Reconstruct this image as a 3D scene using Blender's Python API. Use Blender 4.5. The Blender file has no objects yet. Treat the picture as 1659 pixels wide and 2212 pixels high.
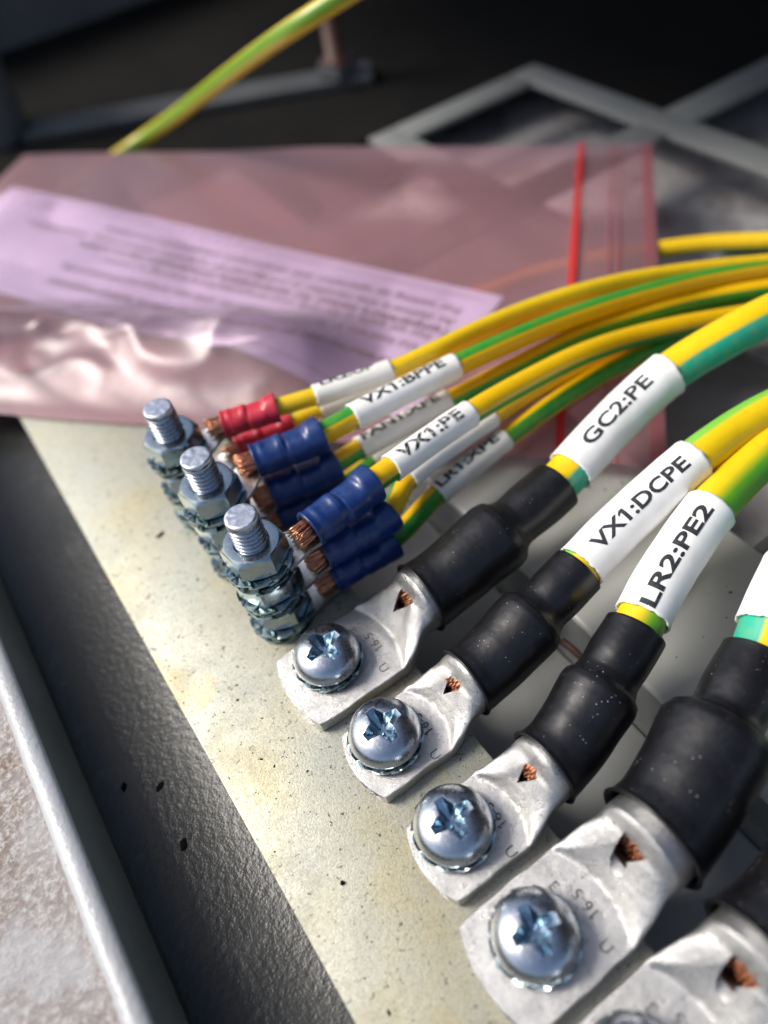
import bpy, bmesh, math, random
from mathutils import Vector, Matrix, noise
random.seed(7)
PI = math.pi
R_ = math.radians
C = bpy.context.scene.collection
# ---------------------------------------------------------------- camera (1 unit = 1 mm)
RM = Matrix(((0.8165207869, -0.5617566671, -0.1331287028),
             (-0.5062664292, -0.5859048557, -0.6327794265),
             (0.2774673083, 0.5840761483, -0.7628020359)))   # world -> camera (x right, y down, z forward)
CAM = Vector((-16.558, -69.998, 123.309))
FPX = 1660.14                                                # focal length in units of the 1659 x 2212 frame
cd = bpy.data.cameras.new('camera'); cam = bpy.data.objects.new('camera', cd); C.objects.link(cam)
fl = Matrix(((1, 0, 0), (0, -1, 0), (0, 0, -1)))
cam.matrix_world = Matrix.Translation(CAM) @ (fl @ RM).transposed().to_4x4()
cd.sensor_fit = 'VERTICAL'; cd.sensor_height = 36; cd.lens = 36 * FPX / 2212
cd.clip_start = 1; cd.clip_end = 6000
cd.dof.use_dof = True; cd.dof.focus_distance = 126; cd.dof.aperture_fstop = cd.lens * 0.001 / 3.4
bpy.context.scene.camera = cam
# ---------------------------------------------------------------- light
AZ, EL = R_(140), R_(46)          # sun direction: toward -x +y (azimuth from +x, counter-clockwise)
W = bpy.data.worlds.new('World'); bpy.context.scene.world = W; W.use_nodes = True
nt = W.node_tree; bg = nt.nodes['Background']
sky = nt.nodes.new('ShaderNodeTexSky'); sky.sky_type = 'NISHITA'; sky.sun_disc = False
sky.sun_elevation = EL; sky.sun_rotation = PI / 2 - AZ; sky.dust_density = 3; sky.air_density = 1.0; sky.ozone_density = 1
nt.links.new(sky.outputs[0], bg.inputs[0]); bg.inputs[1].default_value = 0.125
sd = bpy.data.lights.new('sun', 'SUN'); sd.energy = 3.4; sd.angle = R_(24); sd.color = (1, .95, .88)
sun = bpy.data.objects.new('sun', sd); C.objects.link(sun)
sdir = Vector((math.cos(EL) * math.cos(AZ), math.cos(EL) * math.sin(AZ), math.sin(EL)))
sun.rotation_euler = sdir.to_track_quat('Z', 'Y').to_euler(); sun.location = sdir * 400
sc = bpy.context.scene
sc.view_settings.view_transform = 'Standard'; sc.view_settings.look = 'None'
sc.view_settings.exposure = 0.42; sc.view_settings.gamma = 1
sc.cycles.use_denoising = True; sc.cycles.max_bounces = 10; sc.cycles.transparent_max_bounces = 12

def P(px, py, z):                                            # point of the photograph's frame at a known height
    d = RM.transposed() @ Vector(((px - 829.5) / FPX, (py - 1106) / FPX, 1))
    return CAM + d * ((z - CAM.z) / d.z)
# ---------------------------------------------------------------- materials
def sset(b, **k):
    for a, v in k.items():
        b.inputs[a.replace('_', ' ')].default_value = v if not isinstance(v, tuple) else (*v, 1)[:4]
class M:
    """small node helper"""
    def __init__(s, name, **k):
        s.m = bpy.data.materials.new(name); s.m.use_nodes = True; s.t = s.m.node_tree
        s.b = s.t.nodes['Principled BSDF']; s.co = None
        sset(s.b, **k)
    def n(s, typ, **k):
        x = s.t.nodes.new('ShaderNode' + typ)
        for a, v in k.items(): setattr(x, a, v)
        return x
    def l(s, a, b): s.t.links.new(a, b)
    def coord(s):
        if s.co is None: s.co = s.n('TexCoord').outputs['Object']
        return s.co
    def noise(s, scale, detail=3, rough=.55, vec=None, stretch=None):
        x = s.n('TexNoise'); x.inputs['Scale'].default_value = scale; x.inputs['Detail'].default_value = detail
        x.inputs['Roughness'].default_value = rough
        v = vec or s.coord()
        if stretch:
            mp = s.n('Mapping'); mp.inputs['Scale'].default_value = stretch; s.l(v, mp.inputs[0]); v = mp.outputs[0]
        s.l(v, x.inputs['Vector']); return x.outputs[0]
    def ramp(s, src, stops, interp='LINEAR'):
        r = s.n('ValToRGB'); r.color_ramp.interpolation = interp
        e = r.color_ramp.elements
        while len(e) < len(stops): e.new(.5)
        for q, (p, c) in zip(e, stops):
            q.position = p; q.color = (*c, 1) if isinstance(c, tuple) else (c, c, c, 1)
        s.l(src, r.inputs[0]); return r.outputs[0]
    def mix(s, f, a, b, mode='MIX'):
        x = s.n('Mix', data_type='RGBA', blend_type=mode)
        for i, v in ((0, f), (6, a), (7, b)):
            if isinstance(v, (int, float)): x.inputs[i].default_value = v if i == 0 else (v, v, v, 1)
            elif isinstance(v, tuple): x.inputs[i].default_value = (*v, 1)
            else: s.l(v, x.inputs[i])
        return x.outputs[2]
    def bump(s, h, dist, strength=1.0, prev=None):
        b = s.n('Bump'); b.inputs['Distance'].default_value = dist; b.inputs['Strength'].default_value = strength
        s.l(h, b.inputs['Height'])
        if prev: s.l(prev, b.inputs['Normal'])
        s.l(b.outputs[0], s.b.inputs['Normal']); return b.outputs[0]
    def col(s, c): s.l(c, s.b.inputs['Base Color'])
    def rough(s, c): s.l(c, s.b.inputs['Roughness'])

MT = {}
# chromated zinc steel of the earthing bar: pale yellow green, fine grain, specks of dirt
m = M('bar_zinc', Metallic=.55, Roughness=.5)
big = m.noise(.035, 4); fine = m.noise(3.2, 3, 0.7); grain = m.noise(1.3, 2, 0.6); cloud = m.noise(0.11, 5, 0.7)
base = m.ramp(big, [(.32, (.40, .36, .23)), (.45, (.385, .375, .30)), (.57, (.37, .38, .335)), (.68, (.42, .35, .19))])
base = m.mix(m.ramp(cloud, [(.45, 0.), (.68, .14)]), base, (0.24, 0.234, 0.192))
base = m.mix(m.ramp(fine, [(.45, .0), (.60, .42)]), base, (0.18, 0.18, 0.132))
scr = m.noise(1.0, 2, .5, stretch=(0.12, 3.2, 1)); scr2 = m.noise(1.0, 2, .5, stretch=(2.6, 0.1, 1))
base = m.mix(m.ramp(scr, [(.66, 0.), (.70, .35)]), base, (0.51, 0.504, 0.468)); base = m.mix(m.ramp(scr2, [(.68, 0.), (.72, .4)]), base, (0.192, 0.186, 0.156))
sp = m.ramp(m.noise(1.15, 4, 0.72), [(.622, 0.), (.65, 1.)]); sp2 = m.ramp(m.noise(0.3, 4, 0.75), [(.65, 0.), (.70, .45)])
base = m.mix(sp2, base, (0.12, 0.102, 0.072)); base = m.mix(sp, base, (0.03, 0.027, 0.024)); m.col(base)
m.rough(m.mix(m.ramp(cloud, [(.4, 0.), (.65, .6)]), m.ramp(grain, [(.3, .42), (.7, .56)]), .68)); m.bump(fine, .08, .8); MT['bar'] = m.m
# tinned lug metal
m = M('tinned_metal', Metallic=.95, Roughness=.38)
fine = m.noise(5.5, 4, 0.75); mid = m.noise(0.55, 4, 0.6)
base = m.mix(m.ramp(mid, [(.42, 0.), (.68, .5)]), (0.50, 0.495, 0.485), (0.33, 0.33, 0.34))
base = m.mix(m.ramp(fine, [(.38, .5), (.50, 0.)]), base, (0.224, 0.22, 0.216))
sp = m.ramp(m.noise(1.9, 4, 0.75), [(.625, 0.), (.655, .9)]); base = m.mix(sp, base, (0.072, 0.068, 0.064)); m.col(base)
m.rough(m.ramp(mid, [(.3, .26), (.7, .44)]))
nb = m.bump(m.noise(.9, 3), .22, .5); m.bump(fine, .10, .9, nb); MT['tin'] = m.m
# blue passivated zinc
def zinc(name, a, b, r0, r1, sc=.5):
    m = M(name, Metallic=1, Roughness=.2); mid = m.noise(sc, 3)
    base = m.mix(m.ramp(mid, [(.35, 0.), (.65, 1.)]), a, b)
    fine = m.noise(4, 3, .7); base = m.mix(m.ramp(fine, [(.6, 0.), (.75, .35)]), base, (.9, .9, .88)); m.col(base)
    m.rough(m.ramp(m.noise(1.4, 4, .7), [(.3, r0), (.75, r1)])); m.bump(m.noise(2.2, 3, .7), .035, .5)
    return m.m
MT['zinc'] = zinc('passivated_zinc', (.46, .50, .55), (.42, .44, .48), .20, .38)
MT['washer'] = zinc('washer_zinc', (.34, .44, .45), (.28, .35, .38), .10, .24, .9)
MT['recess'] = zinc('recess_zinc', (.27, .37, .46), (.33, .43, .50), .14, .3)
MT['thread'] = zinc('thread_zinc', (0.36, 0.4, 0.448), (0.304, 0.336, 0.4), .18, .36)
MT['boltend'] = zinc('bolt_end_zinc', (0.6336, 0.6512, 0.6864), (0.528, 0.5456, 0.5984), .28, .45, 1.2)
MT['nut'] = zinc('nut_zinc', (.33, .39, .42), (.40, .46, .48), .12, .26, .7)
MT['ring'] = zinc('terminal_tin', (0.528, 0.52, 0.496), (0.44, 0.44, 0.424), .22, .42, .8)
m = M('copper', Metallic=1, Roughness=.28); m.col(m.ramp(m.noise(2.5, 2), [(.3, (.60, .24, .12)), (.7, (.92, .48, .30))])); MT['copper'] = m.m
m = M('copper_dull', Metallic=.9, Roughness=.4); m.col(m.ramp(m.noise(2.5, 2), [(.3, (.22, .075, .035)), (.7, (.50, .20, .10))])); MT['copper_dull'] = m.m
# black heat shrink with dust
def shrink(name):
    m = M(name, Roughness=.5); m.b.inputs['Specular IOR Level'].default_value = .5
    v = m.n('TexVoronoi'); v.inputs['Scale'].default_value = 1.15; v.inputs['Randomness'].default_value = 1; m.l(m.coord(), v.inputs['Vector'])
    gate = m.ramp(m.noise(.16, 3), [(.38, .0), (.62, .095)])
    th = m.n('Math', operation='LESS_THAN'); m.l(v.outputs['Distance'], th.inputs[0]); m.l(gate, th.inputs[1])
    v2 = m.n('TexVoronoi'); v2.inputs['Scale'].default_value = 3.0; m.l(m.coord(), v2.inputs['Vector'])
    gate2 = m.ramp(m.noise(.25, 3), [(.45, .02), (.68, .17)])
    th2 = m.n('Math', operation='LESS_THAN'); m.l(v2.outputs['Distance'], th2.inputs[0]); m.l(gate2, th2.inputs[1])
    base = m.mix(m.ramp(m.noise(.4, 3), [(.3, 0.), (.7, 1.)]), (.003, .003, .004), (.006, .006, .008))
    base = m.mix(th2.outputs[0], base, (.075, .075, .07)); base = m.mix(th.outputs[0], base, (.40, .40, .37)); m.col(base)
    m.rough(m.ramp(m.noise(.7, 4, .7), [(.3, .33), (.7, .43)])); nb = m.bump(m.noise(.22, 2), .5, .35); m.bump(m.noise(3.5, 2), .03, .5, nb)
    return m.m
MT['shrink'] = shrink('heat_shrink_black')
# white marker sleeve
m = M('sleeve_white', Roughness=.5); base = m.mix(m.ramp(m.noise(.3, 3), [(.35, 0.), (.75, .6)]), (.80, .80, .79), (.68, .67, .62))
sp = m.ramp(m.noise(2.3, 2, .5), [(.77, 0.), (.80, .8)]); base = m.mix(sp, base, (.25, .23, .2)); m.col(base)
m.b.inputs['Subsurface Weight'].default_value = .15; m.b.inputs['Subsurface Radius'].default_value = (.8, .8, .7); m.b.inputs['Subsurface Scale'].default_value = .5
m.bump(m.noise(1.2, 3), .05, .5); MT['sleeve'] = m.m
m = M('sleeve_ivory', Roughness=.5); base = m.mix(m.ramp(m.noise(.3, 3), [(.35, 0.), (.75, .6)]), (.74, .73, .68), (.62, .61, .54)); m.col(base); m.bump(m.noise(1.2, 3), .05, .5); MT['ivory'] = m.m
m = M('print_black', Roughness=.45); m.col(m.ramp(m.noise(1.8, 3, .7), [(.35, (.012, .014, .018)), (.72, (.05, .055, .06))])); MT['ink'] = m.m
m = M('print_worn', Roughness=.45); m.col(m.ramp(m.noise(1.5, 4, .8), [(.50, (.012, .012, .014)), (.60, (.5, .5, .49))])); MT['inkworn'] = m.m
m = M('stamp_dark', Roughness=.7, Metallic=.2); m.col(m.ramp(m.noise(1.6, 3, .8), [(.45, (.03, .028, .025)), (.64, (.22, .21, .20))])); MT['stamp'] = m.m
# striped earth wire jackets: UV.y runs round the wire
def jacket(name, yel, grn, g0, g1, soft, rough=.34):
    m = M(name, Roughness=rough); m.b.inputs['Specular IOR Level'].default_value = .5
    uv = m.n('TexCoord').outputs['UV']; sx = m.n('SeparateXYZ'); m.l(uv, sx.inputs[0])
    st = [(0., yel), (max(0.001, g0 - soft), yel), (g0 + soft * .3, grn), (g1 - soft * .3, grn), (min(.999, g1 + soft), yel), (1., yel)]
    c = m.ramp(sx.outputs[1], st)
    c = m.mix(m.ramp(m.noise(.5, 3), [(.4, 0.), (.8, .25)]), c, tuple(v * .6 for v in yel))
    sp = m.ramp(m.noise(1.7, 3, .6), [(.76, 0.), (.79, .8)]); c = m.mix(sp, c, (.08, .06, .02)); m.col(c)
    m.b.inputs['Subsurface Weight'].default_value = .06; m.b.inputs['Subsurface Scale'].default_value = .4
    m.bump(m.noise(1.1, 2), .03, .4); return m.m
YEL, GRN = (0.6972, 0.42, 0.00336), (0.0168, 0.252, 0.0294)
YEL2, GRN2 = (0.7392, 0.504, 0.0084), (0.084, 0.3528, 0.0252)
TEAL = (0.0085, 0.357, 0.238)
MT['j_small'] = jacket('jacket_small', YEL, GRN, .385, .615, .012)
MT['j_thin'] = jacket('jacket_thin', (.72, .47, .01), (.10, .30, .02), .40, .60, .03)
MT['j_teal'] = jacket('jacket_teal', YEL2, TEAL, .375, .60, .02)
MT['j_lime'] = jacket('jacket_lime', YEL2, GRN2, .42, .60, .07)
MT['j_loose'] = jacket('jacket_loose', (.50, .38, .01), (.09, .24, .01), .43, .57, .05)
MT['j_blur'] = jacket('jacket_lime_narrow', YEL2, (.16, .50, .06), .38, .62, .03)
# plastic of the crimp sleeves
def plastic(name, a, b):
    m = M(name, Roughness=.38); m.col(m.ramp(m.noise(.4, 3), [(.3, a), (.7, b)])); m.b.inputs['Specular IOR Level'].default_value = .6
    m.b.inputs['Subsurface Weight'].default_value = .03; m.b.inputs['Subsurface Scale'].default_value = .5
    v = m.n('TexVoronoi'); v.inputs['Scale'].default_value = 2.2; m.l(m.coord(), v.inputs['Vector'])
    th = m.n('Math', operation='LESS_THAN'); m.l(v.outputs['Distance'], th.inputs[0]); m.l(m.ramp(m.noise(.5, 3), [(.42, 0.), (.65, .14)]), th.inputs[1])
    m.col(m.mix(th.outputs[0], m.ramp(m.noise(.4, 3), [(.3, a), (.7, b)]), tuple(min(1, x * 2.2 + .08) for x in b)))
    m.rough(m.ramp(m.noise(.9, 4, .7), [(.35, .28), (.7, .50)])); nb = m.bump(m.noise(.6, 2), .15, .4); m.bump(m.noise(4, 2), .03, .5, nb); return m.m
MT['blue'] = plastic('crimp_blue', (0.00225, 0.018, 0.1013), (0.00375, 0.0315, 0.15))
MT['red'] = plastic('crimp_red', (0.41, 0.00984, 0.0246), (0.5412, 0.0246, 0.0492))
# painted sheet steel
def paint(name, a, b, rough, bumpd, scale=1.0, dirt=.0, dirtc=(.2, .12, .06)):
    m = M(name, Roughness=rough); m.b.inputs['Specular IOR Level'].default_value = .5
    c = m.ramp(m.noise(.05 * scale, 4), [(.3, a), (.7, b)])
    if dirt:
        c = m.mix(m.ramp(m.noise(.10 * scale, 5, .65), [(.48, 0.), (.70, dirt)]), c, dirtc)
    sp = m.ramp(m.noise(.55, 4, .7), [(.72, 0.), (.75, .9)]); c = m.mix(sp, c, (.05, .045, .04)); m.col(c)
    m.bump(m.noise(.9, 3, .6), bumpd, .8); return m.m
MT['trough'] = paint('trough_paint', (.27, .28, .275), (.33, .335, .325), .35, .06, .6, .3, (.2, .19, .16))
MT['bend'] = paint('bend_paint_shaded', (.13, .14, .14), (.17, .18, .18), .3, .06)  # shading of the bend put into the colour, darker than the sheet
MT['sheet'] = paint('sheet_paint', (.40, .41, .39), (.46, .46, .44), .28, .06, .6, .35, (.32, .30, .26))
MT['bar_dark'] = paint('sheet_paint_far', (.04, .042, .045), (.06, .065, .065), .5, .06)
MT['floor'] = paint('concrete_dark', (.34, .33, .34), (.48, .47, .48), .85, .5, .5, .8, (.06, .045, .04))
MT['grid'] = paint('sheet_paint_shaded', (.15, .16, .16), (.20, .21, .205), .5, .06, .6, .3, (.15, .14, .12))  # sheet paint darkened to stand for shade on the far bars
MT['dark'] = paint('dark_shade_and_grit', (.004, .004, .004), (.007, .0065, .006), .9, .2)  # near-black standing for shade at the back, also colours the grit
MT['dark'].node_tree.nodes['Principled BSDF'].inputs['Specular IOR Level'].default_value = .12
MT['wall'] = paint('post_blocker_paint', (.10, .10, .11), (.14, .14, .14), .6, .1)
MT['bark'] = paint('old_copper_rod', (.05, .018, .012), (.08, .03, .02), .6, .1)
# textured dark powder coat of the channel
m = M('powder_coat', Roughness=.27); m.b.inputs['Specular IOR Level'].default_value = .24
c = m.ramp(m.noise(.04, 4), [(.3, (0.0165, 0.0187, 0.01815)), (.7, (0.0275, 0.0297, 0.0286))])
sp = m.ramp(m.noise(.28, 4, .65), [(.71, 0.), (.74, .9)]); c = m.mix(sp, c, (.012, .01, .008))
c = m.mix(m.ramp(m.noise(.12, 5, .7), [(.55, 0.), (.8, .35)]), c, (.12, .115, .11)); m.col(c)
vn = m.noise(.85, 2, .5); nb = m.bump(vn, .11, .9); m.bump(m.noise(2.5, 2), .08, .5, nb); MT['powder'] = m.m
# rim: pale lip and flaking painted ledge
MT['lip'] = paint('lip_paint', (.30, .31, .32), (.38, .39, .41), .35, .2)
MT['rimside'] = paint('rim_side_paint', (.16, .175, .165), (.22, .235, .225), .4, .3)
m = M('rusty_ledge', Roughness=.6); c = m.ramp(m.noise(0.9, 5, 0.7), [(.43, (.09, .052, .033)), (.52, (.20, .155, .12)), (.64, (.37, .37, .37))])
c = m.mix(m.ramp(m.noise(.07, 3), [(.4, 0.), (.65, .75)]), c, (.33, .335, .35)); m.col(c); m.bump(m.noise(.9, 5, .7), .5, 1); MT['ledge'] = m.m
# pink antistatic film, paper
m = bpy.data.materials.new('pink_film'); m.use_nodes = True; t = m.node_tree; t.nodes.clear()
def nn(t, typ, **k):
    x = t.nodes.new('ShaderNode' + typ)
    for a, v in k.items(): x.inputs[a.replace('_', ' ')].default_value = (*v, 1) if isinstance(v, tuple) else v
    return x
def film(name, tint, body, bodyf, rough):
    m = bpy.data.materials.new(name); m.use_nodes = True; t = m.node_tree; t.nodes.clear(); L = t.links.new
    o = t.nodes.new('ShaderNodeOutputMaterial'); tr = nn(t, 'BsdfTransparent', Color=tint)
    df = nn(t, 'BsdfDiffuse', Color=body); tl = nn(t, 'BsdfTranslucent', Color=body); gl = nn(t, 'BsdfGlossy', Color=(1., .95, .97), Roughness=rough)
    m1 = t.nodes.new('ShaderNodeMixShader'); m1.inputs[0].default_value = .4; L(df.outputs[0], m1.inputs[1]); L(tl.outputs[0], m1.inputs[2])
    m2 = t.nodes.new('ShaderNodeMixShader'); m2.inputs[0].default_value = bodyf; L(tr.outputs[0], m2.inputs[1]); L(m1.outputs[0], m2.inputs[2])
    fr = t.nodes.new('ShaderNodeFresnel'); fr.inputs[0].default_value = 1.5
    tc = t.nodes.new('ShaderNodeTexCoord'); ns = t.nodes.new('ShaderNodeTexNoise'); ns.inputs['Scale'].default_value = .09; ns.inputs['Detail'].default_value = 3
    L(tc.outputs['Object'], ns.inputs['Vector']); bp = t.nodes.new('ShaderNodeBump'); bp.inputs['Distance'].default_value = 1.0; bp.inputs['Strength'].default_value = .16
    L(ns.outputs[0], bp.inputs['Height']); L(bp.outputs[0], gl.inputs['Normal']); L(bp.outputs[0], fr.inputs['Normal'])
    m3 = t.nodes.new('ShaderNodeMixShader'); L(fr.outputs[0], m3.inputs[0]); L(m2.outputs[0], m3.inputs[1]); L(gl.outputs[0], m3.inputs[2])
    L(m3.outputs[0], o.inputs[0]); return m
bpy.data.materials.remove(m)
MT['film'] = film('pink_film', (.985, .89, .92), (1., .64, .70), .19, .34)
MT['film_back'] = film('pink_film_back', (.97, .76, .78), (1., .45, .50), .24, .3)
MT['zip'] = film('red_zip', (.8, .2, .2), (.85, .06, .06), .8, .3)
MT['zipband'] = film('zip_band', (.9, .5, .55), (.85, .35, .40), .30, .3)
m = M('paper_lilac', Roughness=.8); m.col(m.ramp(m.noise(.05, 3), [(.3, (.72, .70, .90)), (.7, (.76, .74, .93))])); MT['paper'] = m.m
m = M('paper_print', Roughness=.8); m.col(m.ramp(m.noise(.5, 3), [(.3, (.07, .055, .09)), (.7, (.11, .09, .13))])); MT['pprint'] = m.m
m = M('paper_rule', Roughness=.8); m.col(m.ramp(m.noise(.5, 3), [(.3, (.42, .36, .50)), (.7, (.46, .40, .54))])); MT['prule'] = m.m

# ---------------------------------------------------------------- object helpers
def mesh(name, vs, fs, mat, uvs=None, smooth=True, mats=None, fm=None):
    me = bpy.data.meshes.new(name); me.from_pydata([tuple(v) for v in vs], [], fs)
    for x in (mats or [mat]): me.materials.append(MT[x])
    if fm: me.polygons.foreach_set('material_index', fm)
    if uvs:
        u = me.uv_layers.new(name='uv')
        for p in me.polygons:
            for li, k in zip(p.loop_indices, uvs[p.index]): u.data[li].uv = k
    if smooth: me.polygons.foreach_set('use_smooth', [True] * len(me.polygons))
    me.update(); return me
def link(name, me, parent=None, loc=(0, 0, 0)):
    o = bpy.data.objects.new(name, me); C.objects.link(o); o.location = loc
    if parent: o.parent = parent
    return o
def thing(name, label, cat, loc=(0, 0, 0), group=None):
    o = link(name, None, None, loc); tag(o, label, cat, group); return o
def tag(o, label, cat, group=None):
    o['label'] = label; o['category'] = cat
    if group: o['group'] = group
    return o
def struct(o): o['kind'] = 'structure'; return o
def autosmooth(me, ang=35):
    bm = bmesh.new(); bm.from_mesh(me)
    for e in bm.edges:
        if len(e.link_faces) == 2 and e.calc_face_angle(0) > R_(ang): e.smooth = False
    bm.to_mesh(me); bm.free(); return me
def lathe(prof, n=64, closed=False):
    vs, fs = [], []
    for r, z in prof:
        for i in range(n):
            a = 2 * PI * i / n; vs.append((r * math.cos(a), r * math.sin(a), z))
    k = len(prof)
    for j in range(k if closed else k - 1):
        j2 = (j + 1) % k
        for i in range(n):
            i2 = (i + 1) % n; fs.append((j * n + i, j * n + i2, j2 * n + i2, j2 * n + i))
    return vs, fs
def catmull(pts, step=1.0):
    pts = [Vector(p) for p in pts]; q = [pts[0] * 2 - pts[1]] + pts + [pts[-1] * 2 - pts[-2]]; out = []
    for i in range(1, len(q) - 2):
        a, b, c, d = q[i - 1:i + 3]; L = (c - b).length; n = max(1, int(L / step))
        ta, tb = max((b - a).length, 1e-6), max((d - c).length, 1e-6)
        m1 = ((b - a) / ta + (c - b) / L) * .5 * L; m2 = ((c - b) / L + (d - c) / tb) * .5 * L
        for k in range(n):
            t = k / n; h = t * t
            out.append(b * (2 * h * t - 3 * h + 1) + m1 * (h * t - 2 * h + t) + c * (-2 * h * t + 3 * h) + m2 * (h * t - h))
    out.append(pts[-1]); return out
class Path:
    def __init__(s, pts, step=.8):
        s.p = catmull(pts, step); s.s = [0.]
        for a, b in zip(s.p, s.p[1:]): s.s.append(s.s[-1] + (b - a).length)
        s.L = s.s[-1]
    def at(s, d):
        d = min(max(d, 0), s.L - 1e-6); lo, hi = 0, len(s.s) - 1
        while hi - lo > 1:
            m = (lo + hi) // 2
            if s.s[m] <= d: lo = m
            else: hi = m
        f = (d - s.s[lo]) / max(1e-9, s.s[hi] - s.s[lo]); return s.p[lo].lerp(s.p[hi], f)
    def frame(s, d):
        a, b = s.at(d - .6), s.at(d + .6); T = (b - a).normalized(); S = Vector((0, 0, 1)).cross(T).normalized(); U = T.cross(S)
        return s.at(d), T, S, U      # S points to +y side for a wire running along +x, U up
    def near(s, q):
        q = Vector(q); return min(zip(s.s, s.p), key=lambda t: (t[1] - q).length)[0]
    def surf(s, d, phi, r):          # phi measured from up toward S (+y)
        c, T, S, U = s.frame(d); return c + (U * math.cos(phi) + S * math.sin(phi)) * r
def tube(path, d0, d1, rf, n=28, step=.8, phase=0., twist=0., wall=0., ragged=0., org=Vector(), caps=True, ellip=1.0, seed=0):
    """tube along a path; rf(s, phi) radius, s measured from d0"""
    N = max(2, int((d1 - d0) / step)); vs, fs, uv = [], [], []; rnd = random.Random(seed)
    rag0 = [rnd.uniform(-1, 1) * ragged for _ in range(n)]; rag1 = [rnd.uniform(-1, 1) * ragged for _ in range(n)]
    rings = []
    def ring(d, rr, rag=None):
        st = len(vs)
        for i in range(n):
            phi = 2 * PI * i / n
            q = path.surf(d + (rag[i] if rag else 0), phi, rr(phi)); vs.append(q - org)
        rings.append((st, d)); return st
    if wall:
        ring(d0 + 1.5, lambda a: rf(0, a) - wall); ring(d0, lambda a: rf(0, a) - wall, rag0); ring(d0 - .02, lambda a: rf(0, a) - wall * .4, rag0)
    for j in range(N + 1):
        d = d0 + (d1 - d0) * j / N; ring(d, lambda a, j=j: rf((d1 - d0) * j / N, a), rag0 if j == 0 else rag1 if j == N else None)
    if wall:
        e = d1 - d0; ring(d1 + .02, lambda a: rf(e, a) - wall * .4, rag1); ring(d1, lambda a: rf(e, a) - wall, rag1); ring(d1 - 1.5, lambda a: rf(e, a) - wall)
    for (a, da), (b, db) in zip(rings, rings[1:]):
        for i in range(n):
            i2 = (i + 1) % n; fs.append((a + i, b + i, b + i2, a + i2))
            v0 = i / n + phase; v1 = (i + 1) / n + phase; va, vb = twist * (da - d0), twist * (db - d0)
            k = math.floor(v0 + va)
            uv.append(((da / 10, v0 + va - k), (db / 10, v0 + vb - k), (db / 10, v1 + vb - k), (da / 10, v1 + va - k)))
    if caps and not wall:
        for (a, d), s in ((rings[0], 1), (rings[-1], -1)):
            f = tuple(range(a, a + n)); f = f if s > 0 else f[::-1]; fs.append(f); uv.append([(0, .1)] * n)
    return vs, fs, uv
def ptube(name, mat, parent, *a, **k):
    k['org'] = parent.location if parent and parent.parent is None else (parent.parent.location if parent else Vector())
    vs, fs, uv = tube(*a, **k); return link(name, mesh(name, vs, fs, mat, uv), parent)
def glyph_box(txt, size, bold):
    cu = bpy.data.curves.new('t', 'FONT'); cu.body = txt; cu.size = size; cu.offset = bold; o = bpy.data.objects.new('t', cu); C.objects.link(o)
    dg = bpy.context.evaluated_depsgraph_get(); dg.update(); me = bpy.data.meshes.new_from_object(o.evaluated_get(dg)); bpy.data.objects.remove(o); bpy.data.curves.remove(cu)
    xs = [v.co.x for v in me.vertices]; ys = [v.co.y for v in me.vertices]; bpy.data.meshes.remove(me); return min(xs), max(xs), min(ys), max(ys)
def text_mesh(txt, size, bold=0., strips=.25):
    cu = bpy.data.curves.new('t', 'FONT'); cu.body = txt; cu.size = size; cu.offset = bold; cu.resolution_u = 3; cu.align_x = 'LEFT'
    o = bpy.data.objects.new('t', cu); C.objects.link(o); dg = bpy.context.evaluated_depsgraph_get(); dg.update()
    me = bpy.data.meshes.new_from_object(o.evaluated_get(dg)); bpy.data.objects.remove(o); bpy.data.curves.remove(cu)
    bm = bmesh.new(); bm.from_mesh(me); bpy.data.meshes.remove(me)
    if '1' in txt and len(txt) < 12:          # the numeral one gets its flag
        g0, g1, gb, gt = glyph_box('1', size, bold); h1 = gt - gb
        for i, ch in enumerate(txt):
            if ch == '1':
                xr = glyph_box(txt[:i + 1], size, bold)[1]; xl = xr - (g1 - g0)
                bm.faces.new([bm.verts.new(q) for q in ((xl, gt, 0), (xl - .20 * h1, gt - .20 * h1, 0), (xl - .20 * h1, gt - .36 * h1, 0), (xl, gt - .20 * h1, 0))])
    xs = [v.co.x for v in bm.verts]; ys = [v.co.y for v in bm.verts]; x0, x1, y0, y1 = min(xs), max(xs), min(ys), max(ys)
    for v in bm.verts: v.co.x -= x0; v.co.y -= (y0 + y1) / 2
    if strips:
        y = -(y1 - y0) / 2 + strips
        while y < (y1 - y0) / 2:
            bmesh.ops.bisect_plane(bm, geom=bm.verts[:] + bm.edges[:] + bm.faces[:], plane_co=(0, y, 0), plane_no=(0, 1, 0)); y += strips
        x = strips * 3
        while x < x1 - x0:
            bmesh.ops.bisect_plane(bm, geom=bm.verts[:] + bm.edges[:] + bm.faces[:], plane_co=(x, 0, 0), plane_no=(1, 0, 0)); x += strips * 3
    return bm, x1 - x0, y1 - y0
def lettering(txt, path, d0, length, height, phi, rf, parent, mat='ink', tilt=0., bold=.03):
    bm, w, h = text_mesh(txt, height * 1.35, bold * height); sx = length / w; sy = height / h
    org = parent.parent.location
    for v in bm.verts:
        x, y = v.co.x * sx, v.co.y * sy + tilt * (v.co.x * sx - length / 2); d = d0 + x; r = rf(d)
        v.co = path.surf(d, phi + y / r, r + .045) - org
    me = bpy.data.meshes.new('lettering'); bm.to_mesh(me); bm.free(); me.materials.append(MT[mat]); return link('lettering', me, parent)
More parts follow.
